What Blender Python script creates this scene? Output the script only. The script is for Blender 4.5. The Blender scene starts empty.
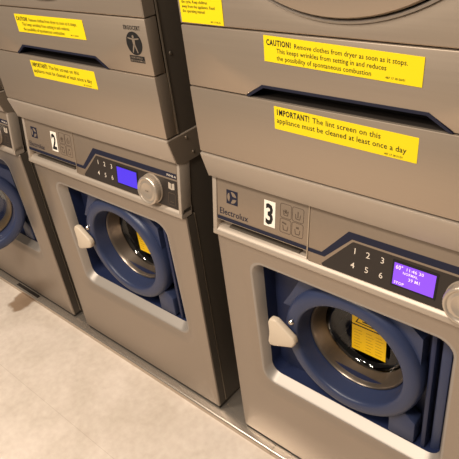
import bpy, bmesh, math, random
from mathutils import Vector, Matrix
random.seed(4)
S = bpy.context.scene
C = S.collection
PI = math.pi
W = 0.66            # machine width
FZ = 0.03           # height of the machines' zero line above the floor
PITCH = 0.7592

# ------------------------------------------------------------------ materials
def lin(c):
    def f(v):
        v /= 255.0
        return v / 12.92 if v <= 0.04045 else ((v + 0.055) / 1.055) ** 2.4
    return (f(c[0]), f(c[1]), f(c[2]), 1.0)

def mat(name, rgb, rough=0.5, metal=0.0, noise=0.0, nscale=(40, 40, 40), spec=0.5, emit=None, estr=0.0,
        trans=0.0, ior=1.45, rvar=0.0, bump=0.0, coat=0.0):
    m = bpy.data.materials.new(name)
    m.use_nodes = True
    nt = m.node_tree
    b = nt.nodes['Principled BSDF']
    b.inputs['Base Color'].default_value = lin(rgb)
    b.inputs['Roughness'].default_value = rough
    b.inputs['Metallic'].default_value = metal
    b.inputs['Specular IOR Level'].default_value = spec
    b.inputs['Transmission Weight'].default_value = trans
    b.inputs['IOR'].default_value = ior
    b.inputs['Coat Weight'].default_value = coat
    if emit:
        b.inputs['Emission Color'].default_value = lin(emit)
        b.inputs['Emission Strength'].default_value = estr
    if noise or rvar or bump:
        tc = nt.nodes.new('ShaderNodeTexCoord')
        mp = nt.nodes.new('ShaderNodeMapping')
        mp.inputs['Scale'].default_value = nscale
        nz = nt.nodes.new('ShaderNodeTexNoise')
        nz.inputs['Scale'].default_value = 1.0
        nz.inputs['Detail'].default_value = 4.0
        nt.links.new(tc.outputs['Object'], mp.inputs['Vector'])
        nt.links.new(mp.outputs['Vector'], nz.inputs['Vector'])
        if noise:
            mr = nt.nodes.new('ShaderNodeMapRange')
            mr.inputs['To Min'].default_value = 1 - noise
            mr.inputs['To Max'].default_value = 1 + noise
            vm = nt.nodes.new('ShaderNodeVectorMath')
            vm.operation = 'SCALE'
            vm.inputs[0].default_value = lin(rgb)[:3]
            nt.links.new(nz.outputs['Fac'], mr.inputs['Value'])
            nt.links.new(mr.outputs['Result'], vm.inputs['Scale'])
            nt.links.new(vm.outputs['Vector'], b.inputs['Base Color'])
        if rvar:
            mr2 = nt.nodes.new('ShaderNodeMapRange')
            mr2.inputs['To Min'].default_value = rough - rvar
            mr2.inputs['To Max'].default_value = rough + rvar
            nt.links.new(nz.outputs['Fac'], mr2.inputs['Value'])
            nt.links.new(mr2.outputs['Result'], b.inputs['Roughness'])
        if bump:
            bp = nt.nodes.new('ShaderNodeBump')
            bp.inputs['Strength'].default_value = bump
            bp.inputs['Distance'].default_value = 0.002
            nt.links.new(nz.outputs['Fac'], bp.inputs['Height'])
            nt.links.new(bp.outputs['Normal'], b.inputs['Normal'])
    return m

M = {}
M['steel'] = mat('brushed_steel', (162, 149, 136), 0.42, 0.75, 0.035, (3, 3, 260), rvar=0.04)
M['dsteel'] = mat('dryer_steel', (178, 162, 145), 0.42, 0.75, 0.03, (3, 3, 260), rvar=0.04)
M['fascia'] = mat('silver_paint', (178, 164, 149), 0.42, 0.4, 0.02, (90, 90, 90))
M['panel'] = mat('silver_foil', (152, 135, 118), 0.40, 0.55, 0.03, (90, 90, 90))
M['rim'] = mat('silver_rim', (162, 153, 144), 0.42, 0.45)
M['side'] = mat('grey_side_sheet', (84, 76, 67), 0.5, 0.25, 0.05, (14, 14, 14))
M['edge'] = mat('sheet_edge', (196, 180, 160), 0.35, 0.8)
M['navy'] = mat('navy_plastic', (46, 55, 84), 0.36, 0.0, 0.04, (60, 60, 60))
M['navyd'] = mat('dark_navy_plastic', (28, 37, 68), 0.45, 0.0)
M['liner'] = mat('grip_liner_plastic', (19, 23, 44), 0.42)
M['stripe'] = mat('navy_ink', (15, 20, 44), 0.5)
M['keypad'] = mat('dark_keypad', (44, 37, 33), 0.45, 0.0, 0.12, (500, 500, 500))
M['black'] = mat('black_ink', (16, 14, 14), 0.6)
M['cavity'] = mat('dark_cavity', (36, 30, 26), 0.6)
M['yellow'] = mat('yellow_sticker', (232, 207, 8), 0.45)
M['amber'] = mat('amber_sticker', (240, 192, 10), 0.45)
M['ochre'] = mat('ochre_print', (176, 134, 14), 0.5)
M['white'] = mat('white_sticker', (238, 230, 216), 0.5)
M['print'] = mat('pale_print', (222, 208, 192), 0.5)
M['dim'] = mat('dim_print', (176, 162, 146), 0.5)
M['faint'] = mat('faint_print', (84, 70, 58), 0.5)
M['beige'] = mat('cream_plastic', (205, 188, 166), 0.4, 0.0)
M['knob'] = mat('silver_knob', (196, 182, 166), 0.33, 0.7)
M['chrome'] = mat('chrome', (205, 196, 186), 0.14, 1.0)
M['seat'] = mat('glass_seat_steel', (132, 120, 108), 0.3, 0.85)
M['drum'] = mat('drum_steel', (92, 82, 72), 0.3, 1.0)
M['rubber'] = mat('grey_rubber', (74, 68, 62), 0.5)
def thin_glass(name):
    m = bpy.data.materials.new(name)
    m.use_nodes = True
    nt = m.node_tree
    nt.nodes.clear()
    out = nt.nodes.new('ShaderNodeOutputMaterial')
    tr = nt.nodes.new('ShaderNodeBsdfTransparent'); tr.inputs['Color'].default_value = (0.93, 0.92, 0.90, 1)
    gl = nt.nodes.new('ShaderNodeBsdfGlossy'); gl.inputs['Roughness'].default_value = 0.06
    lw = nt.nodes.new('ShaderNodeLayerWeight'); lw.inputs['Blend'].default_value = 0.5
    pw = nt.nodes.new('ShaderNodeMath'); pw.operation = 'POWER'; pw.inputs[1].default_value = 4.0
    nt.links.new(lw.outputs['Facing'], pw.inputs[0])
    fr = nt.nodes.new('ShaderNodeMath'); fr.operation = 'MULTIPLY_ADD'; fr.inputs[1].default_value = 0.8; fr.inputs[2].default_value = 0.05
    nt.links.new(pw.outputs[0], fr.inputs[0])
    mx = nt.nodes.new('ShaderNodeMixShader')
    nt.links.new(fr.outputs[0], mx.inputs[0]); nt.links.new(tr.outputs[0], mx.inputs[1]); nt.links.new(gl.outputs[0], mx.inputs[2])
    nt.links.new(mx.outputs[0], out.inputs['Surface'])
    return m
M['glass'] = thin_glass('door_glass')
M['plate'] = mat('base_steel', (196, 184, 170), 0.26, 0.85, 0.03, (200, 3, 3))
M['lcd3'] = mat('violet_screen', (40, 20, 80), 0.4, emit=(152, 82, 250), estr=1.0)
M['lcd2'] = mat('blue_violet_screen', (20, 12, 60), 0.4, emit=(82, 52, 236), estr=1.0)
M['lcdtext'] = mat('screen_text', (200, 190, 255), 0.4, emit=(205, 170, 255), estr=1.0)
M['screw'] = mat('screw_metal', (190, 180, 165), 0.3, 0.9)
M['wall'] = mat('wall_paint', (120, 104, 88), 0.8, 0.0, 0.04, (6, 6, 6))

# ------------------------------------------------------------------ mesh helpers
OZ = 0.0      # subtracted from z while building
SHEAR = False # lean back with the fascia
TURN = None   # sticker set askew: centre, new centre, angle
def new():
    return bmesh.new()

def finish(bm, name, m, parent=None, smooth=True, angle=32, rec=True):
    if rec:
        bmesh.ops.recalc_face_normals(bm, faces=bm.faces)
    me = bpy.data.meshes.new(name)
    if SHEAR:
        for v in bm.verts:
            v.co.y += TILT * (v.co.z - 0.692)
    if TURN:
        x0, z0, x1, z1, a = TURN
        for v in bm.verts:
            dx, dz = v.co.x - x0, v.co.z - z0
            v.co.x = x1 + dx * math.cos(a) - dz * math.sin(a)
            v.co.z = z1 + dx * math.sin(a) + dz * math.cos(a)
    if OZ:
        bmesh.ops.translate(bm, verts=bm.verts, vec=(0, 0, -OZ))
    bm.to_mesh(me)
    bm.free()
    if smooth:
        for p in me.polygons:
            p.use_smooth = True
        me.set_sharp_from_angle(angle=math.radians(angle))
    me.materials.append(m)
    o = bpy.data.objects.new(name, me)
    C.objects.link(o)
    if parent:
        o.parent = parent
    return o

def box(bm, x0, x1, y0, y1, z0, z1, bev=0.0, seg=2):
    r = bmesh.ops.create_cube(bm, size=1.0)
    vs = r['verts']
    for v in vs:
        v.co = Vector(((x0 + x1) / 2 + v.co.x * (x1 - x0), (y0 + y1) / 2 + v.co.y * (y1 - y0), (z0 + z1) / 2 + v.co.z * (z1 - z0)))
    if bev:
        es = list({e for v in vs for e in v.link_edges})
        bmesh.ops.bevel(bm, geom=es, offset=bev, segments=seg, profile=0.5, affect='EDGES')

def prism_xz(bm, pts, y0, y1, bev=0.0, seg=2):
    """polygon in (x, z) extruded from y0 to y1"""
    a = [bm.verts.new((x, y0, z)) for x, z in pts]
    b = [bm.verts.new((x, y1, z)) for x, z in pts]
    n = len(pts)
    fs = [bm.faces.new(a), bm.faces.new(b[::-1])]
    for i in range(n):
        j = (i + 1) % n
        fs.append(bm.faces.new((a[j], a[i], b[i], b[j])))
    bmesh.ops.recalc_face_normals(bm, faces=fs)
    if bev:
        es = list({e for f in fs[:2] for e in f.edges} | {e for v in a for e in v.link_edges})
        bmesh.ops.bevel(bm, geom=es, offset=bev, segments=seg, profile=0.5, affect='EDGES')

def prism_yz(bm, pts, x0, x1, bev=0.0, seg=2):
    a = [bm.verts.new((x0, y, z)) for y, z in pts]
    b = [bm.verts.new((x1, y, z)) for y, z in pts]
    n = len(pts)
    fs = [bm.faces.new(a), bm.faces.new(b[::-1])]
    for i in range(n):
        j = (i + 1) % n
        fs.append(bm.faces.new((a[j], a[i], b[i], b[j])))
    bmesh.ops.recalc_face_normals(bm, faces=fs)
    if bev:
        es = list({e for f in fs for e in f.edges})
        bmesh.ops.bevel(bm, geom=es, offset=bev, segments=seg, profile=0.5, affect='EDGES')

def rrect(x0, x1, z0, z1, r, n=8):
    pts = []
    for cx, cz, a0 in ((x1 - r, z1 - r, 0), (x0 + r, z1 - r, PI / 2), (x0 + r, z0 + r, PI), (x1 - r, z0 + r, 1.5 * PI)):
        for i in range(n + 1):
            a = a0 + PI / 2 * i / n
            pts.append((cx + r * math.cos(a), cz + r * math.sin(a)))
    return pts

def loft(bm, loops, cap0=False, cap1=False):
    rows = [[bm.verts.new(p) for p in l] for l in loops]
    n = len(rows[0])
    for a, b in zip(rows, rows[1:]):
        for i in range(n):
            j = (i + 1) % n
            bm.faces.new((a[i], a[j], b[j], b[i]))
    if cap0:
        bm.faces.new(rows[0][::-1])
    if cap1:
        bm.faces.new(rows[-1])

def lathe(bm, cx, cz, prof, n=64, cap0=False, cap1=False, wob=None):
    """profile of (radius, y) turned about the y axis through (cx, cz)"""
    loops = []
    for r, y in prof:
        l = []
        for i in range(n):
            a = 2 * PI * i / n
            rr = r * (wob(a) if wob else 1)
            l.append((cx + rr * math.cos(a), y, cz + rr * math.sin(a)))
        loops.append(l)
    loft(bm, loops, cap0, cap1)

def text_mesh(lines, name, m, parent, y, depth=0.0004):
    """lines: (string, x, z of the baseline, cap height, bold, x stretch)"""
    for s, x, z, h, bold, sx in lines:
        bm = new()
        cu = bpy.data.curves.new('t', 'FONT')
        cu.body = s
        cu.size = h / 0.7
        cu.offset = 0.012 * cu.size * (bold * (1.15 if bold > 1.5 else 0.7) + 0.15)
        cu.space_character = 1.0 + 0.07 * bold
        cu.resolution_u = 2
        to = bpy.data.objects.new('t', cu)
        C.objects.link(to)
        dg = bpy.context.evaluated_depsgraph_get()
        me = to.evaluated_get(dg).to_mesh()
        base = len(bm.verts)
        bm.from_mesh(me)
        bm.verts.ensure_lookup_table()
        for v in bm.verts[base:]:
            v.co = Vector((x + v.co.x * sx, y, z + v.co.y))
        to.evaluated_get(dg).to_mesh_clear()
        bpy.data.objects.remove(to)
        bpy.data.curves.remove(cu)
        o = finish(bm, name, m, parent, smooth=False, rec=False)
    return o

def sheet(bm, x0, x1, z0, z1, y, t=0.0006):
    box(bm, x0, x1, y - t, y, z0, z1)

def empty(name, loc, label, cat, group=None):
    o = bpy.data.objects.new(name, None)
    o.empty_display_size = 0.1
    C.objects.link(o)
    o.location = loc
    o['label'] = label
    o['category'] = cat
    if group:
        o['group'] = group
    return o

def tag(o, label=None, cat=None, group=None, kind=None):
    for k, v in (('label', label), ('category', cat), ('group', group), ('kind', kind)):
        if v:
            o[k] = v
    return o

# ------------------------------------------------------------------ the washing machine
Z1, Z2, Z3, Z4, Z5 = 0.6766, 0.8205, 0.881, 1.023, 1.138
TILT = 0.153               # the control fascia leans back by this slope
YD = -0.0139               # front plane of the dryers
DX, DZ = 0.327, 0.452      # centre of the round door
def build_washer(label):
    global OZ, SHEAR, TURN
    OZ = 0.0
    root = empty('washing_machine', (0, 0, FZ), label, 'washing machine', 'row of washing machines')
    # cabinet behind the front
    bm = new()
    box(bm, 0.003, W - 0.003, 0.034, 0.045, -0.008, Z2 - 0.001, 0.002)
    box(bm, 0.003, 0.008, 0.045, 0.70, -0.008, Z2 - 0.001)
    box(bm, W - 0.008, W - 0.003, 0.045, 0.70, -0.008, Z2 - 0.001)
    box(bm, 0.008, W - 0.008, 0.695, 0.70, -0.008, Z2 - 0.001)
    # open the front of the cabinet where the door is: rebuild the front sheet as a frame
    bm.free()
    bm = new()
    out = rrect(0.003, W - 0.003, -0.008, Z2 - 0.001, 0.003)
    hole = rrect(0.093, 0.551, 0.25, 0.623, 0.03)
    L = [[(x, 0.70, z) for x, z in out], [(x, 0.034, z) for x, z in out], [(x, 0.034, z) for x, z in hole], [(x, 0.040, z) for x, z in hole]]
    loft(bm, L, cap0=True)
    finish(bm, 'cabinet', M['side'], root)
    # pressed front panel with the dished opening
    bm = new()
    def ring(o, y, r):
        sc = lambda z: y if y > 0.02 else y * (1 - 0.75 * min(1.0, max(0.0, (z - 0.42) / 0.2)))
        return [(x, sc(z), z) for x, z in rrect(0.089 - o, 0.5545 + o, 0.243 - o, 0.629 + o, r)]
    zt = Z1 - 0.001
    fr = [[(x, 0.0065, z) for x, z in rrect(0, W, 0, zt, 0.004)],
          [(x, 0.005, z) for x, z in rrect(0, W, 0, zt, 0.004)],
          [(x, 0.0015, z) for x, z in rrect(0.0015, W - 0.0015, 0.0015, zt - 0.0015, 0.004)],
          [(x, 0.0, z) for x, z in rrect(0.005, W - 0.005, 0.005, zt - 0.005, 0.004)],
          ring(0.034, 0.0, 0.055), ring(0.027, 0.0010, 0.052), ring(0.016, 0.0050, 0.046), ring(0.008, 0.0085, 0.041), ring(0.003, 0.0100, 0.038)]
    loft(bm, fr)
    fp = finish(bm, 'front_panel', M['steel'], root, angle=40)
    bm = new()
    loft(bm, [[(x, 0.0066, z) for x, z in rrect(0.006, W - 0.006, 0.006, zt - 0.006, 0.004)], [(x, 0.0066, z) for x, z in rrect(0.0006, W - 0.0006, 0.0006, zt, 0.004)], [(x, 0.0300, z) for x, z in rrect(0.0006, W - 0.0006, 0.0006, zt, 0.004)], [(x, 0.0305, z) for x, z in rrect(0.006, W - 0.006, 0.006, zt - 0.006, 0.004)]])
    finish(bm, 'panel_return', M['side'], fp)
    bm = new()
    loft(bm, [[(x, 0.0305, z) for x, z in rrect(0.001, W - 0.001, 0.001, zt, 0.004)], [(x, 0.0335, z) for x, z in rrect(0.001, W - 0.001, 0.001, zt, 0.004)]])
    finish(bm, 'panel_seam', M['edge'], fp)
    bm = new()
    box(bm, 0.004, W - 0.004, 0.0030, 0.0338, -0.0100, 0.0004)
    finish(bm, 'gap_shade_strip', M['cavity'], root)  # dark strip standing in for the shade in the gap below the panel
    bm = new()
    loft(bm, [ring(0.004, 0.0102, 0.039), ring(0.0018, 0.0090, 0.037), ring(-0.001, 0.0105, 0.036), ring(-0.003, 0.014, 0.035), [(x, 0.031, z) for x, z in rrect(0.0995, 0.5440, 0.2615, 0.6190, 0.030)], [(x, 0.033, z) for x, z in rrect(0.1005, 0.5430, 0.2625, 0.6180, 0.029)]])
    finish(bm, 'opening_rim', M['rim'], fp, angle=60)
    # recess behind the opening: dark blue tub around the door
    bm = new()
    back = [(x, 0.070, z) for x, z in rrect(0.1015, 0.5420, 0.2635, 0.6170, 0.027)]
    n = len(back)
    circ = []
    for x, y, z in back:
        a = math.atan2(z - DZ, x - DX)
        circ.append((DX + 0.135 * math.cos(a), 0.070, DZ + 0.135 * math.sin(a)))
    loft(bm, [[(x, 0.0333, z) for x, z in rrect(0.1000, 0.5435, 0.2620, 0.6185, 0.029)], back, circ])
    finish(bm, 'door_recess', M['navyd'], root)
    # door
    bm = new()
    lathe(bm, DX, DZ, [(0.162, 0.066), (0.1670, 0.048), (0.1665, 0.032), (0.1635, 0.022), (0.158, 0.0165), (0.149, 0.014), (0.136, 0.0140),
                       (0.1315, 0.0155), (0.1290, 0.0195), (0.1280, 0.026), (0.1225, 0.060), (0.1215, 0.069)], 96)
    door = finish(bm, 'door', M['navy'], root, angle=50)
    bm = new()
    plate = [(0.152, 0.512), (0.176, 0.552), (0.205, 0.606), (0.452, 0.604), (0.484, 0.576), (0.484, 0.470)]
    arc = [(DX + 0.150 * math.cos(a), DZ + 0.150 * math.sin(a)) for a in [0.12 + (PI * 0.87 - 0.12) * i / 24 for i in range(25)]]
    prism_xz(bm, plate[::-1] + arc[::-1], 0.032, 0.064)
    bmesh.ops.triangulate(bm, faces=[f for f in bm.faces if len(f.verts) > 4])
    finish(bm, 'door_plate', M['navy'], door)
    bm = new()
    prism_xz(bm, [(0.425, 0.268), (0.486, 0.268), (0.486, 0.330), (0.462, 0.350), (0.425, 0.350)], 0.030, 0.066, 0.004)
    finish(bm, 'hinge_bracket', M['navy'], root)
    bm = new()
    box(bm, 0.498, 0.509, 0.036, 0.069, 0.262, 0.612, 0.004)
    finish(bm, 'hinge_post', M['navyd'], root)
    bm = new()
    box(bm, 0.517, 0.538, 0.044, 0.069, 0.262, 0.612, 0.004)
    finish(bm, 'hinge_post', M['navy'], root)
    # glass bowl, chrome seat
    bm = new()
    lathe(bm, DX, DZ, [(0.1225, 0.064), (0.1200, 0.0585), (0.1170, 0.0580), (0.1150, 0.061), (0.1135, 0.068), (0.1040, 0.092), (0.1025, 0.098)], 80)
    finish(bm, 'glass_seat', M['seat'], door)
    bm = new()
    lathe(bm, DX, DZ, [(0.1020, 0.096), (0.099, 0.107), (0.087, 0.113), (0.04, 0.115), (0.002, 0.115)], 64, cap1=True)
    finish(bm, 'door_glass', M['glass'], door, angle=80)
    # warning label on the glass
    TURN = (0.343, 0.484, 0.3325, 0.4475, 0.0)
    bm = new()
    sheet(bm, 0.300, 0.386, 0.424, 0.545, 0.1055)
    wl = finish(bm, 'warning_label', M['amber'], door)
    bm = new()
    for p in ([(0.300, 0.5005), (0.386, 0.5005), (0.386, 0.5035), (0.300, 0.5035)],
              [(0.309, 0.5095), (0.377, 0.5095), (0.377, 0.5120), (0.309, 0.5120)],
              [(0.309, 0.5095), (0.3115, 0.5095), (0.325, 0.5400), (0.3225, 0.5400)]):
        prism_xz(bm, p, 0.1045, 0.1048)
    for k in range(2):
        prism_xz(bm, [(0.326, 0.516 + k * 0.008), (0.370, 0.516 + k * 0.008), (0.370, 0.519 + k * 0.008), (0.326, 0.519 + k * 0.008)], 0.1045, 0.1048)
    finish(bm, 'label_print', M['black'], wl)
    bm = new()
    for k in range(7):
        z = 0.434 + k * 0.0088
        for x in (0.306, 0.336, 0.360):
            wd = random.uniform(0.013, 0.021)
            prism_xz(bm, [(x, z), (x + wd, z), (x + wd, z + 0.0012), (x, z + 0.0012)], 0.1045, 0.1048)
    finish(bm, 'label_text', M['ochre'], wl)
    TURN = None
    # handle
    bm = new()
    HP = lambda P: [(0.160 + 0.9 * (x - 0.164), 0.439 + 0.9 * (z - 0.446)) for x, z in P]
    prism_xz(bm, HP([(0.131, 0.482), (0.139, 0.4965), (0.158, 0.4985), (0.211, 0.461), (0.2155, 0.447), (0.206, 0.4285), (0.146, 0.402), (0.131, 0.399), (0.126, 0.411), (0.132, 0.442)]),
             -0.006, 0.012, 0.005, 3)
    hd = finish(bm, 'door_handle', M['beige'], door)
    bm = new()
    lathe(bm, 0.187, 0.486, [(0.007, 0.040), (0.007, 0.010), (0.005, 0.007), (0.002, 0.006)], 20, cap1=True)
    finish(bm, 'door_latch_pin', M['chrome'], door)
    # gasket and drum
    bm = new()
    lathe(bm, DX, DZ, [(0.134, 0.072), (0.128, 0.080), (0.124, 0.100), (0.128, 0.125), (0.14, 0.130), (0.205, 0.132)], 64)
    finish(bm, 'door_gasket', M['rubber'], root)
    bm = new()
    prof = [(0.150, 0.140), (0.215, 0.150), (0.225, 0.165), (0.225, 0.50), (0.19, 0.53), (0.01, 0.54)]
    lathe(bm, DX, DZ, prof, 64, cap1=True)
    dr = finish(bm, 'drum', M['drum'], root, rec=False)
    for k in range(3):
        bm = new()
        a0 = PI / 2 + 0.4 + k * 2 * PI / 3
        pr = [(-0.03, 0.224), (-0.012, 0.170), (0.012, 0.170), (0.03, 0.224)]
        a = []
        for y in (0.17, 0.49):
            a.append([bm.verts.new((DX + r * math.cos(a0 + t / r), y, DZ + r * math.sin(a0 + t / r))) for t, r in pr])
        for i in range(3):
            bm.faces.new((a[0][i], a[0][i + 1], a[1][i + 1], a[1][i]))
        bm.faces.new(a[0]); bm.faces.new(a[1][::-1])
        finish(bm, 'drum_paddle', M['drum'], dr)

    # fascia: built upright about y = -0.0094, then leaned back
    SHEAR = True
    yo = -0.0094
    bm = new()
    prism_yz(bm, [(0.026, Z1), (yo + 0.004, Z1), (yo, Z1 + 0.004), (yo, Z1 + 0.014), (yo + 0.003, Z1 + 0.0175), (-0.002, Z1 + 0.024), (0.026, Z1 + 0.024)], 0.0, W, 0.0012, 1)
    for a, b in ((0.0, 0.0125), (0.6495, W)):
        box(bm, a, b, yo, 0.026, Z1 + 0.010, Z2 - 0.003, 0.003)
    box(bm, 0.0125, 0.6495, 0.012, 0.026, Z1 + 0.018, Z2 - 0.003)
    fa = finish(bm, 'fascia', M['fascia'], root)
    # detergent drawer
    yp = yo + 0.0018
    bm = new()
    box(bm, 0.0135, 0.2495, yp, 0.011, 0.7190, Z2 - 0.004, 0.0015)
    dw = finish(bm, 'detergent_drawer', M['panel'], root)
    bm = new()
    sheet(bm, 0.0145, 0.2485, 0.7202, 0.7282, yp - 0.0002)
    finish(bm, 'drawer_stripe', M['stripe'], dw)
    bm = new()
    box(bm, 0.042, 0.228, -0.0008, 0.0118, 0.7005, 0.7045)
    finish(bm, 'drawer_slot_shade', M['side'], dw)  # solid dark bar painted for the shade in the slot under the drawer
    bm = new()
    sheet(bm, 0.0140, 0.2490, 0.7192, 0.7201, yp - 0.0004)
    finish(bm, 'drawer_edge', M['edge'], dw)
    # square emblem: light disc cut by a dark three-armed star
    bm = new()
    sheet(bm, 0.0410, 0.0715, 0.7630, 0.7945, yp - 0.0002)
    em = finish(bm, 'emblem', M['stripe'], dw)
    bm = new()
    cx, cz, rr = 0.05625, 0.77875, 0.0128
    for a0, half, inset in ((PI, 0.95, 0.0052), (0.98, 0.80, 0.0040), (-0.98, 0.80, 0.0040)):
        pts = [(cx + rr * math.cos(a0 - half + 2 * half * i / 10), cz + rr * math.sin(a0 - half + 2 * half * i / 10)) for i in range(11)]
        pts.append((cx + inset * math.cos(a0), cz + inset * math.sin(a0)))
        prism_xz(bm, pts, yp - 0.0012, yp - 0.0009)
    bmesh.ops.triangulate(bm, faces=[f for f in bm.faces if len(f.verts) > 4])
    finish(bm, 'emblem_figure', M['panel'], em, smooth=False)
    text_mesh([('Electrolux', 0.0195, 0.7345, 0.0140, 0.2, 0.96)], 'maker_lettering', M['stripe'], dw, yp - 0.0005)
    # four compartment symbols
    ys = yp - 0.0002
    def line(p, q, w, y=None, t=0.0003):
        y = ys if y is None else y
        d = Vector((q[0] - p[0], q[1] - p[1])); nn = Vector((-d.y, d.x)).normalized() * w / 2
        prism_xz(bm, [(p[0] + nn.x, p[1] + nn.y), (q[0] + nn.x, q[1] + nn.y), (q[0] - nn.x, q[1] - nn.y), (p[0] - nn.x, p[1] - nn.y)], y - t, y)
    def outline(pts, w, closed=True):
        for i in range(len(pts) - (0 if closed else 1)):
            line(pts[i], pts[(i + 1) % len(pts)], w)
    for i in range(2):
        for j in range(2):
            bm = new()
            x0 = 0.1830 + i * 0.0290; z0 = 0.7400 + (1 - j) * 0.0325
            outline(rrect(x0, x0 + 0.0265, z0, z0 + 0.0300, 0.004, 3), 0.0008)
            mx, mz = x0 + 0.0132, z0 + 0.012
            outline([(mx - 0.006, mz + 0.004), (mx - 0.0045, mz - 0.006), (mx + 0.0045, mz - 0.006), (mx + 0.006, mz + 0.004)], 0.0013, False)
            if (i, j) == (0, 0):
                for k in range(3):
                    a = PI * k / 3
                    line((mx - 0.005 * math.cos(a), mz + 0.002 - 0.005 * math.sin(a)), (mx + 0.005 * math.cos(a), mz + 0.002 + 0.005 * math.sin(a)), 0.0015)
            elif (i, j) == (1, 0):
                line((mx, mz - 0.003), (mx, mz + 0.010), 0.0016)
            elif (i, j) == (0, 1):
                line((mx - 0.008, mz + 0.010), (mx + 0.002, mz + 0.008), 0.003)
            else:
                line((mx - 0.003, mz + 0.008), (mx + 0.003, mz + 0.008), 0.004)
            finish(bm, 'drawer_symbol', M['faint'], dw, smooth=False)
    # control panel
    bm = new()
    box(bm, 0.2525, 0.6485, yp - 0.0006, 0.011, Z1 + 0.0225, Z2 - 0.004, 0.0012)
    cp = finish(bm, 'control_panel', M['panel'], root)
    yb = yp - 0.0008
    bm = new()
    box(bm, 0.2497, 0.2522, yp - 0.0014, 0.0115, Z1 + 0.024, Z2 - 0.004)
    finish(bm, 'seam_strip', M['edge'], fa)
    bm = new()
    prism_xz(bm, [(0.2530, 0.7202), (0.2905, 0.7202), (0.3455, 0.7750), (0.648, 0.7750), (0.648, 0.7885), (0.3375, 0.7885), (0.2835, 0.7282), (0.2530, 0.7282)], yb - 0.0003, yb)
    bmesh.ops.triangulate(bm, faces=[f for f in bm.faces if len(f.verts) > 4])
    finish(bm, 'panel_stripe', M['stripe'], cp, smooth=False)
    bm = new()
    prism_xz(bm, [(0.2850, 0.7045), (0.2880, 0.7005), (0.648, 0.7005), (0.648, 0.7705), (0.3490, 0.7705), (0.3460, 0.7690)], yb - 0.0004, yb)
    kp = finish(bm, 'keypad', M['keypad'], cp, smooth=False)
    kp['label'] = 'dark keypad field with number keys'
    ky = yb - 0.0007
    for k in range(6):
        text_mesh([(str(k + 1), (0.3495 if k == 0 else 0.3475 if k % 3 == 0 else 0.3475 + 0.0285 * (k % 3)), 0.7485 if k < 3 else 0.7185, 0.0120, 0.0, 1.0)],
                  'key_digit', M['print'], cp, ky)
    bm = new()
    sheet(bm, 0.4285, 0.5105, 0.7145, 0.7645, yb - 0.0003, 0.0012)
    bz = finish(bm, 'screen_bezel', M['black'], cp)
    bm = new()
    sheet(bm, 0.4320, 0.5070, 0.7180, 0.7605, yb - 0.0016, 0.0004)
    sc = finish(bm, 'display_screen', M['lcd3'], cp)
    sc['label'] = 'lit violet screen'
    # dial
    kx, kz, kr, kq = 0.5625, 0.7345, 0.0360, yb - 0.021
    bm = new()
    lathe(bm, kx, kz, [(kr + 0.0008, yb - 0.0004), (kr + 0.0008, yb - 0.0025), (kr - 0.0005, yb - 0.003), (kr - 0.0005, kq + 0.004), (kr - 0.0025, kq + 0.001), (kr - 0.005, kq), (kr - 0.0075, kq + 0.0008), (kr - 0.009, kq + 0.0024),
                       (kr - 0.0125, kq + 0.0026), (kr - 0.0138, kq + 0.0017), (kr - 0.0165, kq + 0.0017), (kr - 0.018, kq + 0.0025), (0.0008, kq + 0.0025)], 120, cap1=True,
          wob=None)
    for i, v in enumerate(bm.verts):
        d = Vector((v.co.x - kx, v.co.z - kz))
        if abs(d.length - (kr - 0.0005)) < 1e-5 and (i % 3 == 0):
            d = d * 0.975
            v.co.x, v.co.z = kx + d.x, kz + d.y
    kn = finish(bm, 'program_dial', M['knob'], cp, angle=40)
    text_mesh([('START', kx - 0.0070, kz - 0.0018, 0.0034, 0.5, 0.9)], 'dial_lettering', M['faint'], cp, kq + 0.0021)
    # book symbol, key outline and model lettering at the right
    bm = new()
    x, z = 0.6300, 0.7475
    prism_xz(bm, [(x, z - 0.001), (x + 0.010, z + 0.001), (x + 0.010, z + 0.0165), (x + 0.0012, z + 0.0145), (x + 0.0012, z + 0.003), (x - 0.0012, z + 0.003), (x - 0.0012, z + 0.0145), (x - 0.010, z + 0.0165), (x - 0.010, z + 0.001)], ky - 0.0002, ky + 0.0001)
    bmesh.ops.triangulate(bm, faces=[f for f in bm.faces if len(f.verts) > 4])
    finish(bm, 'manual_symbol', M['dim'], cp, smooth=False)
    bm = new()
    ys = ky
    outline(rrect(0.6185, 0.6415, 0.7080, 0.7380, 0.003, 3), 0.0012)
    line((0.624, 0.716), (0.635, 0.716), 0.0016)
    finish(bm, 'key_outline', M['faint'], cp, smooth=False)
    text_mesh([('WH6-6', 0.6150, 0.7788, 0.0055, 0.8, 1.25)], 'model_lettering', M['print'], cp, ky)
    SHEAR = False
    # top band sloping back under the dryer, with its side plates
    prof = [(0.0005, Z2 + 0.0005), (YD, Z3 - 0.005), (YD, Z3 - 0.0006), (YD + 0.004, Z3), (0.70, Z3), (0.70, Z2 + 0.0005)]
    bm = new()
    prism_yz(bm, prof, 0.0, W, 0.0012, 2)
    tt = finish(bm, 'top_band', M['fascia'], root)
    for a, b in ((-0.0015, 0.0), (W, W + 0.0015)):
        bm = new()
        prism_yz(bm, [(0.003, Z2 - 0.002), (YD + 0.002, Z3 - 0.006), (YD + 0.002, Z3 - 0.002), (0.60, Z3 - 0.002), (0.60, Z2 - 0.009), (0.03, Z2 - 0.009)], a, b)
        finish(bm, 'side_plate', M['dsteel'], tt)
    for x, sg in ((W + 0.0015, 1), (-0.0015, -1)):
        for y, z in ((0.0442, 0.8685), (0.0585, 0.828)):
            screw(x, sg, y, z, tt)
    return root

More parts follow.
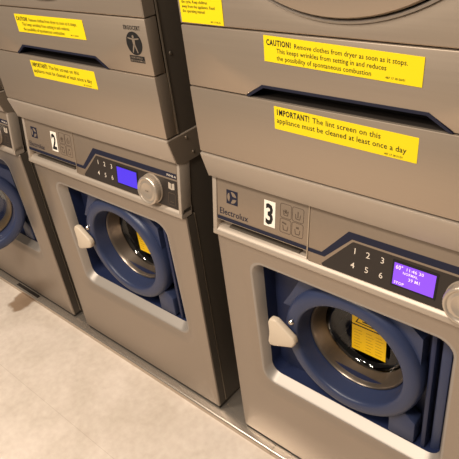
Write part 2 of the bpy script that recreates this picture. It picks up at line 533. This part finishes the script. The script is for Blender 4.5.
def screw(x, sg, y, z, parent):
    bm = new()
    prof = [(0.0038, 0.0), (0.0036, 0.0014), (0.0024, 0.0022), (0.0005, 0.0024)]
    loft(bm, [[(x + sg * h, y + r * math.cos(2 * PI * i / 16), z + r * math.sin(2 * PI * i / 16)) for i in range(16)] for r, h in prof], cap1=True)
    finish(bm, 'screw', M['screw'], parent)

def number_card(root, digit):
    global SHEAR
    SHEAR = True
    bm = new()
    sheet(bm, 0.1430, 0.1712, 0.7428, 0.7988, -0.0094 + 0.0014)
    nc = finish(bm, 'number_card', M['white'], root)
    nc['label'] = 'white number card with black ' + digit
    text_mesh([(digit, 0.1458, 0.7495, 0.0425, 2.2, 0.72)], 'numeral', M['black'], nc, -0.0094 + 0.0006)
    SHEAR = False

def screen_text(root):
    global SHEAR
    SHEAR = True
    text_mesh([('60\u00b0', 0.4350, 0.7495, 0.0080, 1.5, 0.8), ('11:46 30', 0.4535, 0.7510, 0.0060, 0.5, 1.05), ('NORMAL', 0.4490, 0.7430, 0.0050, 0.8, 0.9),
               ('39 M1', 0.4600, 0.7330, 0.0060, 0.6, 1.0), ('STOP', 0.4350, 0.7205, 0.0052, 1.2, 1.0)], 'screen_lettering', M['lcdtext'], root, -0.0094 + 0.0018 - 0.0008 - 0.0022)
    SHEAR = False

# ------------------------------------------------------------------ the dryer
def build_dryer(label, caution, lint):
    global OZ, TURN
    OZ = Z3
    root = empty('tumble_dryer', (0, 0, FZ + Z3), label, 'tumble dryer', 'row of tumble dryers')
    yf, yb = YD, 0.0175
    bm = new()
    box(bm, 0.002, W - 0.002, 0.0245, 0.70, Z3, 1.80, 0.002)
    cb = finish(bm, 'cabinet', M['side'], root)
    for a, b in ((-0.0005, 0.002), (W - 0.002, W + 0.0005)):
        bm = new()
        box(bm, a, b, 0.0215, 0.0248, Z3 + 0.003, 1.80)
        finish(bm, 'cabinet_edge', M['edge'], cb)
    for z in (1.057, 1.5):
        for x, sg in ((W - 0.002, 1), (0.002, -1)):
            screw(x, sg, 0.041, z, cb)
    # lower panel
    bm = new()
    prism_yz(bm, [(yf - 0.001, Z4 - 0.0012), (yf + 0.001, Z3 + 0.0035), (yb + 0.004, Z3 + 0.0035), (yb + 0.002, Z4 - 0.0012)], 0.0, W, 0.0022, 2)
    finish(bm, 'lint_panel', M['dsteel'], root)
    # middle panel with the grip notch
    bm = new()
    ZN = 1.0478
    n = [(0.1415, Z4 + 0.0012), (0.1786, ZN), (0.4752, ZN), (0.5125, Z4 + 0.0012)]
    pts = [(0.0, Z4 + 0.0012), n[0], n[1], n[2], n[3], (W, Z4 + 0.0012), (W, Z5 - 0.0012), (0.0, Z5 - 0.0012)]
    # split in convex pieces: left, right, above
    a = [bm.verts.new((x, yf, z)) for x, z in pts]
    b = [bm.verts.new((x, yb, z)) for x, z in pts]
    fr = [bm.faces.new(a), bm.faces.new(b[::-1])]
    for i in range(8):
        j = (i + 1) % 8
        fr.append(bm.faces.new((a[j], a[i], b[i], b[j])))
    bmesh.ops.recalc_face_normals(bm, faces=fr)
    es = [e for e in bm.edges if not (abs(e.verts[0].co.z - e.verts[1].co.z) < 1e-4 and abs(e.verts[0].co.z - ZN) < 1e-4)]
    bmesh.ops.bevel(bm, geom=es, offset=0.0022, segments=2, profile=0.5, affect='EDGES')
    bmesh.ops.triangulate(bm, faces=[f for f in bm.faces if len(f.verts) > 4])
    gp = finish(bm, 'grip_panel', M['dsteel'], root)
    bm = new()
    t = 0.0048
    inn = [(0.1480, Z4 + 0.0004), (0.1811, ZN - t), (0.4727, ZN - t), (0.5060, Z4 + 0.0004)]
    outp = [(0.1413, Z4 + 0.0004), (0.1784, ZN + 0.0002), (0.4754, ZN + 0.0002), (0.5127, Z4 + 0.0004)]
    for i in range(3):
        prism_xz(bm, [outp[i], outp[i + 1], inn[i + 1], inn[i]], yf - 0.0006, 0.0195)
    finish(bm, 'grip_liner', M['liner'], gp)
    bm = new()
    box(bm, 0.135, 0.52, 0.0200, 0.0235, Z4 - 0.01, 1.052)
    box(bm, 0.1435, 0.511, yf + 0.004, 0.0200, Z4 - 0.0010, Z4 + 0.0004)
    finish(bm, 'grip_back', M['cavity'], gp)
    # upper panel with the round loading door
    bm = new()
    cx, cz, R = 0.330, 1.467, 0.308
    out = [(x, z) for x, z in rrect(0.0, W, Z5 + 0.0012, 1.80, 0.003, 8)]
    ang = [math.atan2(z - cz, x - cx) for x, z in out]
    # subdivide the outer loop so that the round hole stays round
    N = 96
    def rect_pt(a, x0, x1, z0, z1):
        c, s = math.cos(a), math.sin(a)
        k = 1e9
        if c > 1e-9: k = min(k, (x1 - cx) / c)
        if c < -1e-9: k = min(k, (x0 - cx) / c)
        if s > 1e-9: k = min(k, (z1 - cz) / s)
        if s < -1e-9: k = min(k, (z0 - cz) / s)
        return (cx + k * c, cz + k * s)
    corners = [math.atan2(z - cz, x - cx) for x, z in ((0, Z5 + 0.0012), (W, Z5 + 0.0012), (W, 1.80), (0, 1.80))]
    A = [2 * PI * i / N - PI for i in range(N)]
    for c in corners:
        k = min(range(N), key=lambda i: abs(A[i] - c))
        A[k] = c
    def rl(i, y):
        return [(*(lambda p: (p[0], y, p[1]))(rect_pt(a, i, W - i, Z5 + 0.0012 + i, 1.80 - i)),) for a in A]
    def cl(r, y):
        return [(cx + r * math.cos(a), y, cz + r * math.sin(a)) for a in A]
    loft(bm, [rl(0, yb), rl(0, yf + 0.002), rl(0.002, yf), cl(R + 0.003, yf), cl(R, yf + 0.001), cl(R, yb)])
    up = finish(bm, 'door_panel', M['dsteel'], root)
    bm = new()
    loft(bm, [cl(R - 0.0005, yf + 0.004), cl(R - 0.001, yf - 0.003), cl(R - 0.004, yf - 0.005), cl(R - 0.0055, yf - 0.005), cl(R - 0.0065, yf - 0.003), cl(R - 0.0065, yf + 0.010)])
    finish(bm, 'door_surround', M['rim'], up)
    bm = new()
    loft(bm, [cl(R - 0.009, yf + 0.010), cl(R - 0.009, yf - 0.006), cl(R - 0.012, yf - 0.012), cl(R - 0.026, yf - 0.015), cl(R - 0.050, yf - 0.017), cl(R - 0.09, yf - 0.015), cl(R - 0.098, yf - 0.010), cl(R - 0.104, yf + 0.004)])
    dd = finish(bm, 'loading_door', M['dsteel'], root)
    bm = new()
    loft(bm, [cl(R - 0.005, yf + 0.009), cl(R - 0.030, yf + 0.009)])
    finish(bm, 'door_seal', M['black'], dd)
    bm = new()
    lathe(bm, cx, cz, [(R - 0.102, -0.012), (R - 0.105, 0.0), (R - 0.13, 0.010), (0.002, 0.012)], 64, cap1=True)
    finish(bm, 'door_window', M['cavity'], dd)
    # stickers
    ys = yf - 0.0016
    def sticker(name, x0, x1, z0, z1, tname, lines):
        bm = new()
        sheet(bm, x0, x1, z0, z1, ys + 0.0012, 0.0006)
        s = finish(bm, name, M['yellow'], root)
        text_mesh(lines, tname, M['black'], s, ys + 0.0003)
        return s
    TURN = (0.3305, 1.1330, caution[0], caution[1], caution[2])
    s = sticker('caution_sticker', 0.1935, 0.4675, 1.1118, 1.1542, 'caution_lettering', [
        ('CAUTION!', 0.199, 1.1395, 0.0090, 2.1, 0.715), ('Remove clothes from dryer as soon as it stops.', 0.2535, 1.1395, 0.0076, 0.3, 0.895),
        ('This keeps wrinkles from setting in and reduces', 0.219, 1.1280, 0.0076, 0.3, 0.90),
        ('the possibility of spontaneous combustion', 0.219, 1.1165, 0.0076, 0.3, 0.90), ('487 17 38-50/01', 0.412, 1.1165, 0.0032, 0.2, 1.0)])
    s['label'] = 'yellow caution sticker of three lines'
    TURN = (0.3365, 1.0155, lint[0], lint[1], lint[2])
    s = sticker('lint_sticker', 0.205, 0.468, 0.9945, 1.0365, 'lint_lettering', [
        ('I', 0.2105, 1.0215, 0.0104, 1.6, 0.80), ('MPORTANT!', 0.2152, 1.0215, 0.0104, 1.9, 0.685), ('The lint screen on this', 0.2835, 1.0215, 0.0094, 0.4, 0.98),
        ('appliance must be cleaned at least once a day', 0.210, 1.0070, 0.0094, 0.4, 0.945), ('487 17 38-51/01', 0.415, 0.9975, 0.0032, 0.2, 1.0)])
    s['label'] = 'yellow lint screen sticker of two lines'
    TURN = (0.06275, 1.20625, 0.0570, 1.1835, -0.01)
    rows = []
    words = ['Do not dry articles containing rubber', 'foam or oil. Clean the lint filter', 'before each use. Never stop', 'the dryer before the end of', 'the cycle. Keep children', 'away from the appliance. Read', 'the operating manual']
    for k, wds in enumerate(words):
        rows.append((wds, 0.018, 1.1820 + (6 - k) * 0.0078, 0.0052, 0.5, 0.82))
    rows[0] = (words[0], 0.018, rows[0][2], 0.0052, 0.5, 0.72)
    rows.append(('487 17 38-52', 0.083, 1.1675, 0.0030, 0.1, 1.0))
    s = sticker('notice_sticker', 0.0125, 0.113, 1.1645, 1.248, 'notice_lettering', rows)
    s['label'] = 'yellow notice sticker with many small lines'
    TURN = (0.6255, 1.1115, 0.6170, 1.0875, 0.0)
    # black oval badge of a plain figure
    bm = new()
    ex, ez = 0.6255, 1.1115
    prism_xz(bm, [(ex + 0.0235 * math.cos(2 * PI * i / 40), ez + 0.0235 * math.sin(2 * PI * i / 40)) for i in range(40)], yf - 0.0006, yf - 0.0001)
    bg = finish(bm, 'figure_badge', M['black'], root, smooth=False)
    bm = new()
    y0, y1 = yf - 0.0011, yf - 0.0008
    def bar(p, q, w0, w1):
        d = Vector((q[0] - p[0], q[1] - p[1])); nn = Vector((-d.y, d.x)).normalized()
        prism_xz(bm, [(p[0] + nn.x * w0, p[1] + nn.y * w0), (q[0] + nn.x * w1, q[1] + nn.y * w1), (q[0] - nn.x * w1, q[1] - nn.y * w1), (p[0] - nn.x * w0, p[1] - nn.y * w0)], y0, y1)
    prism_xz(bm, [(ex + 0.0028 * math.cos(2 * PI * i / 14), ez + 0.0135 + 0.0032 * math.sin(2 * PI * i / 14)) for i in range(14)], y0, y1)
    bar((ex, ez + 0.010), (ex, ez - 0.004), 0.0042, 0.0030)
    for sx in (-1, 1):
        bar((ex + sx * 0.003, ez + 0.0085), (ex + sx * 0.0165, ez + 0.0105), 0.0016, 0.0010)
        bar((ex + sx * 0.0015, ez - 0.003), (ex + sx * 0.0075, ez - 0.0185), 0.0020, 0.0012)
    finish(bm, 'badge_figure', M['dsteel'], bg, smooth=False)
    text_mesh([('ERGOCERT', 0.6010, 1.1385, 0.0082, 1.2, 0.80)], 'badge_lettering', M['black'], bg, yf - 0.0006)
    bm = new()
    sheet(bm, 0.6035, 0.6485, 1.0730, 1.0865, yf)
    cbx = finish(bm, 'badge_caption', M['black'], bg)
    text_mesh([('CERTIFIED', 0.6060, 1.0808, 0.0038, 0.6, 1.45), ('ERGONOMICS', 0.6060, 1.0748, 0.0038, 0.6, 1.2)], 'caption_lettering', M['dsteel'], bg, yf - 0.0010)
    OZ = 0.0
    TURN = None
    return root

def kids(o):
    return [c for c in bpy.data.objects if c.parent == o]

def dup(o, parent=None):
    c = o.copy()
    C.objects.link(c)
    if parent:
        c.parent = parent
        c.matrix_parent_inverse = Matrix()
    for k in kids(o):
        dup(k, c)
    return c

# ------------------------------------------------------------------ place the machines
wash = build_washer('washing machine with number card 3 and lit purple screen with text, nearest in the row')
w2 = dup(wash)
w1 = dup(wash)
w2.location = (-PITCH, -0.0035, FZ + 0.003)
w2.rotation_euler.z = 0.005
w1.location.x = -1.507
w2['label'] = 'washing machine with number card 2 and plain blue screen, middle of the row'
AJAR = math.radians(59)
w1['label'] = 'washing machine with its round door standing open, cut off by the left edge'
for c in kids(w1):
    if c.name.startswith('door') and not c.name.startswith(('door_recess', 'door_gasket')):
        a = AJAR
        px, py = 0.514, 0.054
        c.rotation_euler.z = a
        c.location = (px - (px * math.cos(a) - py * math.sin(a)), py - (px * math.sin(a) + py * math.cos(a)), 0)
# the middle machine's opening and door measure a little wider
def widen(o):
    if o.data and o.name.split('.')[0] in ('cabinet', 'front_panel', 'opening_rim', 'door_recess', 'door', 'door_plate', 'hinge_bracket', 'hinge_post', 'glass_seat', 'door_glass', 'warning_label', 'label_print', 'label_text', 'door_gasket'):
        o.data = o.data.copy()
        for v in o.data.vertices:
            if 0.03 < v.co.x < 0.63:
                v.co.x = 0.089 + (v.co.x - 0.089) * 1.045
    for k in kids(o):
        widen(k)
for c in kids(w2):
    widen(c)
number_card(wash, '3')
number_card(w2, '2')
for c in kids(wash):
    if c.name.startswith('control_panel'):
        screen_text(c)
for r in (w2, w1):
    for c in kids(r):
        if c.name.startswith('control_panel'):
            for k in kids(c):
                if k.name.startswith('display_screen'):
                    k.data = k.data.copy()
                    k.data.materials[0] = M['lcd2']
                    k['label'] = 'lit blue violet screen'

dry = build_dryer('silver tumble dryer stacked on the washing machine with number card 3', (0.3268, 1.1077, -0.030), (0.3329, 0.9898, -0.026))
d2 = build_dryer('silver tumble dryer stacked on washing machine 2, its black oval badge in view', (0.3205, 1.1020, 0.004), (0.3245, 0.9900, 0.002))
d1 = dup(d2)
d1['label'] = 'tumble dryer stacked on the farthest washing machine, sliver at the left edge'
d2.location = (-PITCH, -0.0035, FZ + Z3 + 0.003)
d2.rotation_euler.z = 0.005
d1.location.x = -1.507
# base plate
bm = new()
pf = -0.024
prism_yz(bm, [(0.74, 0.0), (0.74, 0.0195), (pf + 0.006, 0.0195), (pf + 0.0015, 0.0175), (pf, 0.0135), (pf, 0.0)], -2.6, 0.110, 0.0)
prism_yz(bm, [(0.74, 0.0), (0.74, 0.0195), (pf + 0.006, 0.0195), (pf + 0.0015, 0.0175), (pf, 0.0135), (pf, 0.0)], 0.112, 1.6, 0.0)
bp = finish(bm, 'base_plate', M['plate'], None, angle=50)
tag(bp, 'long low steel base plate along the floor under the washing machines', 'base plate')
bm = new()
box(bm, -1.240, -1.080, pf + 0.0085, -0.002, 0.0165, 0.0205)
finish(bm, 'drain_slot', M['cavity'], bp)

# ------------------------------------------------------------------ the room
def floor_material():
    m = bpy.data.materials.new('stone_tile')
    m.use_nodes = True
    nt = m.node_tree
    b = nt.nodes['Principled BSDF']
    b.inputs['Roughness'].default_value = 0.42
    geo = nt.nodes.new('ShaderNodeNewGeometry')
    def node(t, **kw):
        n = nt.nodes.new(t)
        for k, v in kw.items():
            setattr(n, k, v)
        return n
    n1 = node('ShaderNodeTexNoise'); n1.inputs['Scale'].default_value = 5.0; n1.inputs['Detail'].default_value = 8; n1.inputs['Distortion'].default_value = 0.6
    n2 = node('ShaderNodeTexNoise'); n2.inputs['Scale'].default_value = 45.0; n2.inputs['Detail'].default_value = 6
    nt.links.new(geo.outputs['Position'], n1.inputs['Vector'])
    nt.links.new(geo.outputs['Position'], n2.inputs['Vector'])
    r1 = node('ShaderNodeValToRGB')
    r1.color_ramp.elements[0].position = 0.3; r1.color_ramp.elements[0].color = lin((192, 177, 160))
    r1.color_ramp.elements[1].position = 0.7; r1.color_ramp.elements[1].color = lin((234, 219, 206))
    r2 = node('ShaderNodeValToRGB')
    r2.color_ramp.elements[0].position = 0.3; r2.color_ramp.elements[0].color = lin((202, 185, 170))
    r2.color_ramp.elements[1].position = 0.7; r2.color_ramp.elements[1].color = lin((226, 213, 198))
    nt.links.new(n1.outputs['Fac'], r1.inputs['Fac'])
    nt.links.new(n2.outputs['Fac'], r2.inputs['Fac'])
    mx = node('ShaderNodeMix', data_type='RGBA'); mx.inputs['Factor'].default_value = 0.5
    nt.links.new(r1.outputs['Color'], mx.inputs[6]); nt.links.new(r2.outputs['Color'], mx.inputs[7])
    # tile joints
    mp = node('ShaderNodeMapping'); mp.inputs['Location'].default_value = (2.2, 0.301, 0)
    nt.links.new(geo.outputs['Position'], mp.inputs['Vector'])
    br = node('ShaderNodeTexBrick')
    br.offset = 0.5; br.squash = 1.0
    br.inputs['Scale'].default_value = 1.0
    br.inputs['Mortar Size'].default_value = 0.0012
    br.inputs['Mortar Smooth'].default_value = 0.3
    br.inputs['Brick Width'].default_value = 6.0
    br.inputs['Row Height'].default_value = 0.6
    br.inputs['Color1'].default_value = (1, 1, 1, 1); br.inputs['Color2'].default_value = (0.97, 0.97, 0.97, 1); br.inputs['Mortar'].default_value = (0.86, 0.84, 0.82, 1)
    nt.links.new(mp.outputs['Vector'], br.inputs['Vector'])
    mu = node('ShaderNodeMix', data_type='RGBA', blend_type='MULTIPLY'); mu.inputs['Factor'].default_value = 1.0
    nt.links.new(mx.outputs[2], mu.inputs[6]); nt.links.new(br.outputs['Color'], mu.inputs[7])
    # brown ragged blotch on the floor in front of the far machine
    vs = node('ShaderNodeVectorMath', operation='SUBTRACT'); vs.inputs[1].default_value = BLOTCH
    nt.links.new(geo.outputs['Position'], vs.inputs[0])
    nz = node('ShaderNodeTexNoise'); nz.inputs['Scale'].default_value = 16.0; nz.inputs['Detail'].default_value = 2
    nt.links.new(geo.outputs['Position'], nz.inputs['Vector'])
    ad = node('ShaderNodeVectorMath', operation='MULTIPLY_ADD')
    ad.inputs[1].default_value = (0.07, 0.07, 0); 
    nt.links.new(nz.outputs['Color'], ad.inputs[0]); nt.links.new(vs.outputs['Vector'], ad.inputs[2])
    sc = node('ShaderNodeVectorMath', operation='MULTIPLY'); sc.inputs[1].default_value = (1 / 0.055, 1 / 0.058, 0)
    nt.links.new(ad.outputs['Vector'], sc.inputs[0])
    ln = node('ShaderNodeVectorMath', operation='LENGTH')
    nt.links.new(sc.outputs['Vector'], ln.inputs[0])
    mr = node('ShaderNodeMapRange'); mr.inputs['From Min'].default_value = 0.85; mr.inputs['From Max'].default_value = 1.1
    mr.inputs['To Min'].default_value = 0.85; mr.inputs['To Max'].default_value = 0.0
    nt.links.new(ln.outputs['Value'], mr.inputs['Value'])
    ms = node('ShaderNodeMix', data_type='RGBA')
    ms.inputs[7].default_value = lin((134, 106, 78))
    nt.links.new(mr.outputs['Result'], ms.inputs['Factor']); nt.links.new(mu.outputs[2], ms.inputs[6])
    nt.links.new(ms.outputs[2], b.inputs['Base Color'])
    return m
BLOTCH = (-1.105, -0.012, 0.0)
bm = new()
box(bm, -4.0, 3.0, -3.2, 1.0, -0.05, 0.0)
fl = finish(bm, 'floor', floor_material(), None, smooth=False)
tag(fl, kind='structure')
bm = new()
box(bm, -4.0, 3.0, 0.80, 0.90, 0.0, 2.7)
tag(finish(bm, 'wall_back', M['wall'], None, smooth=False), kind='structure')

# ------------------------------------------------------------------ light
w = bpy.data.worlds.new('World')
S.world = w
w.use_nodes = True
w.node_tree.nodes['Background'].inputs['Color'].default_value = (1.0, 0.87, 0.73, 1)
w.node_tree.nodes['Background'].inputs['Strength'].default_value = 0.18

def area(name, loc, target, size, power, col=(1.0, 0.89, 0.76)):
    l = bpy.data.lights.new(name, 'AREA')
    l.energy = power
    l.size = size
    l.color = col
    o = bpy.data.objects.new(name, l)
    C.objects.link(o)
    o.location = loc
    o.rotation_euler = (Vector(target) - Vector(loc)).to_track_quat('-Z', 'Y').to_euler()
    return o
area('ceiling_light', (0.35, -1.25, 2.65), (0.35, -1.0, 0), 0.45, 43)
area('ceiling_light', (-1.25, -1.35, 2.65), (-1.1, -1.1, 0), 0.45, 37)
area('ceiling_light', (-0.4, -2.4, 2.65), (0.1, -1.2, 0), 0.6, 38)

# ------------------------------------------------------------------ camera
cam = bpy.data.cameras.new('camera')
cam.sensor_width = 36
cam.lens = 561.065 / 459 * 36
cam.clip_start = 0.02
co = bpy.data.objects.new('camera', cam)
C.objects.link(co)
r = Vector((0.75502765, 0.64636859, -0.11018571))
u = Vector((-0.28348955, 0.47332167, 0.83402654))
f = Vector((-0.59124184, 0.59847661, -0.54060969))
mw = Matrix(((r.x, u.x, -f.x, 0.7762), (r.y, u.y, -f.y, -0.7435), (r.z, u.z, -f.z, 1.36755 + FZ), (0, 0, 0, 1)))
co.matrix_world = mw
S.camera = co
S.view_settings.view_transform = 'Standard'
S.view_settings.look = 'None'
S.view_settings.gamma = 1
S.view_settings.exposure = 0.06
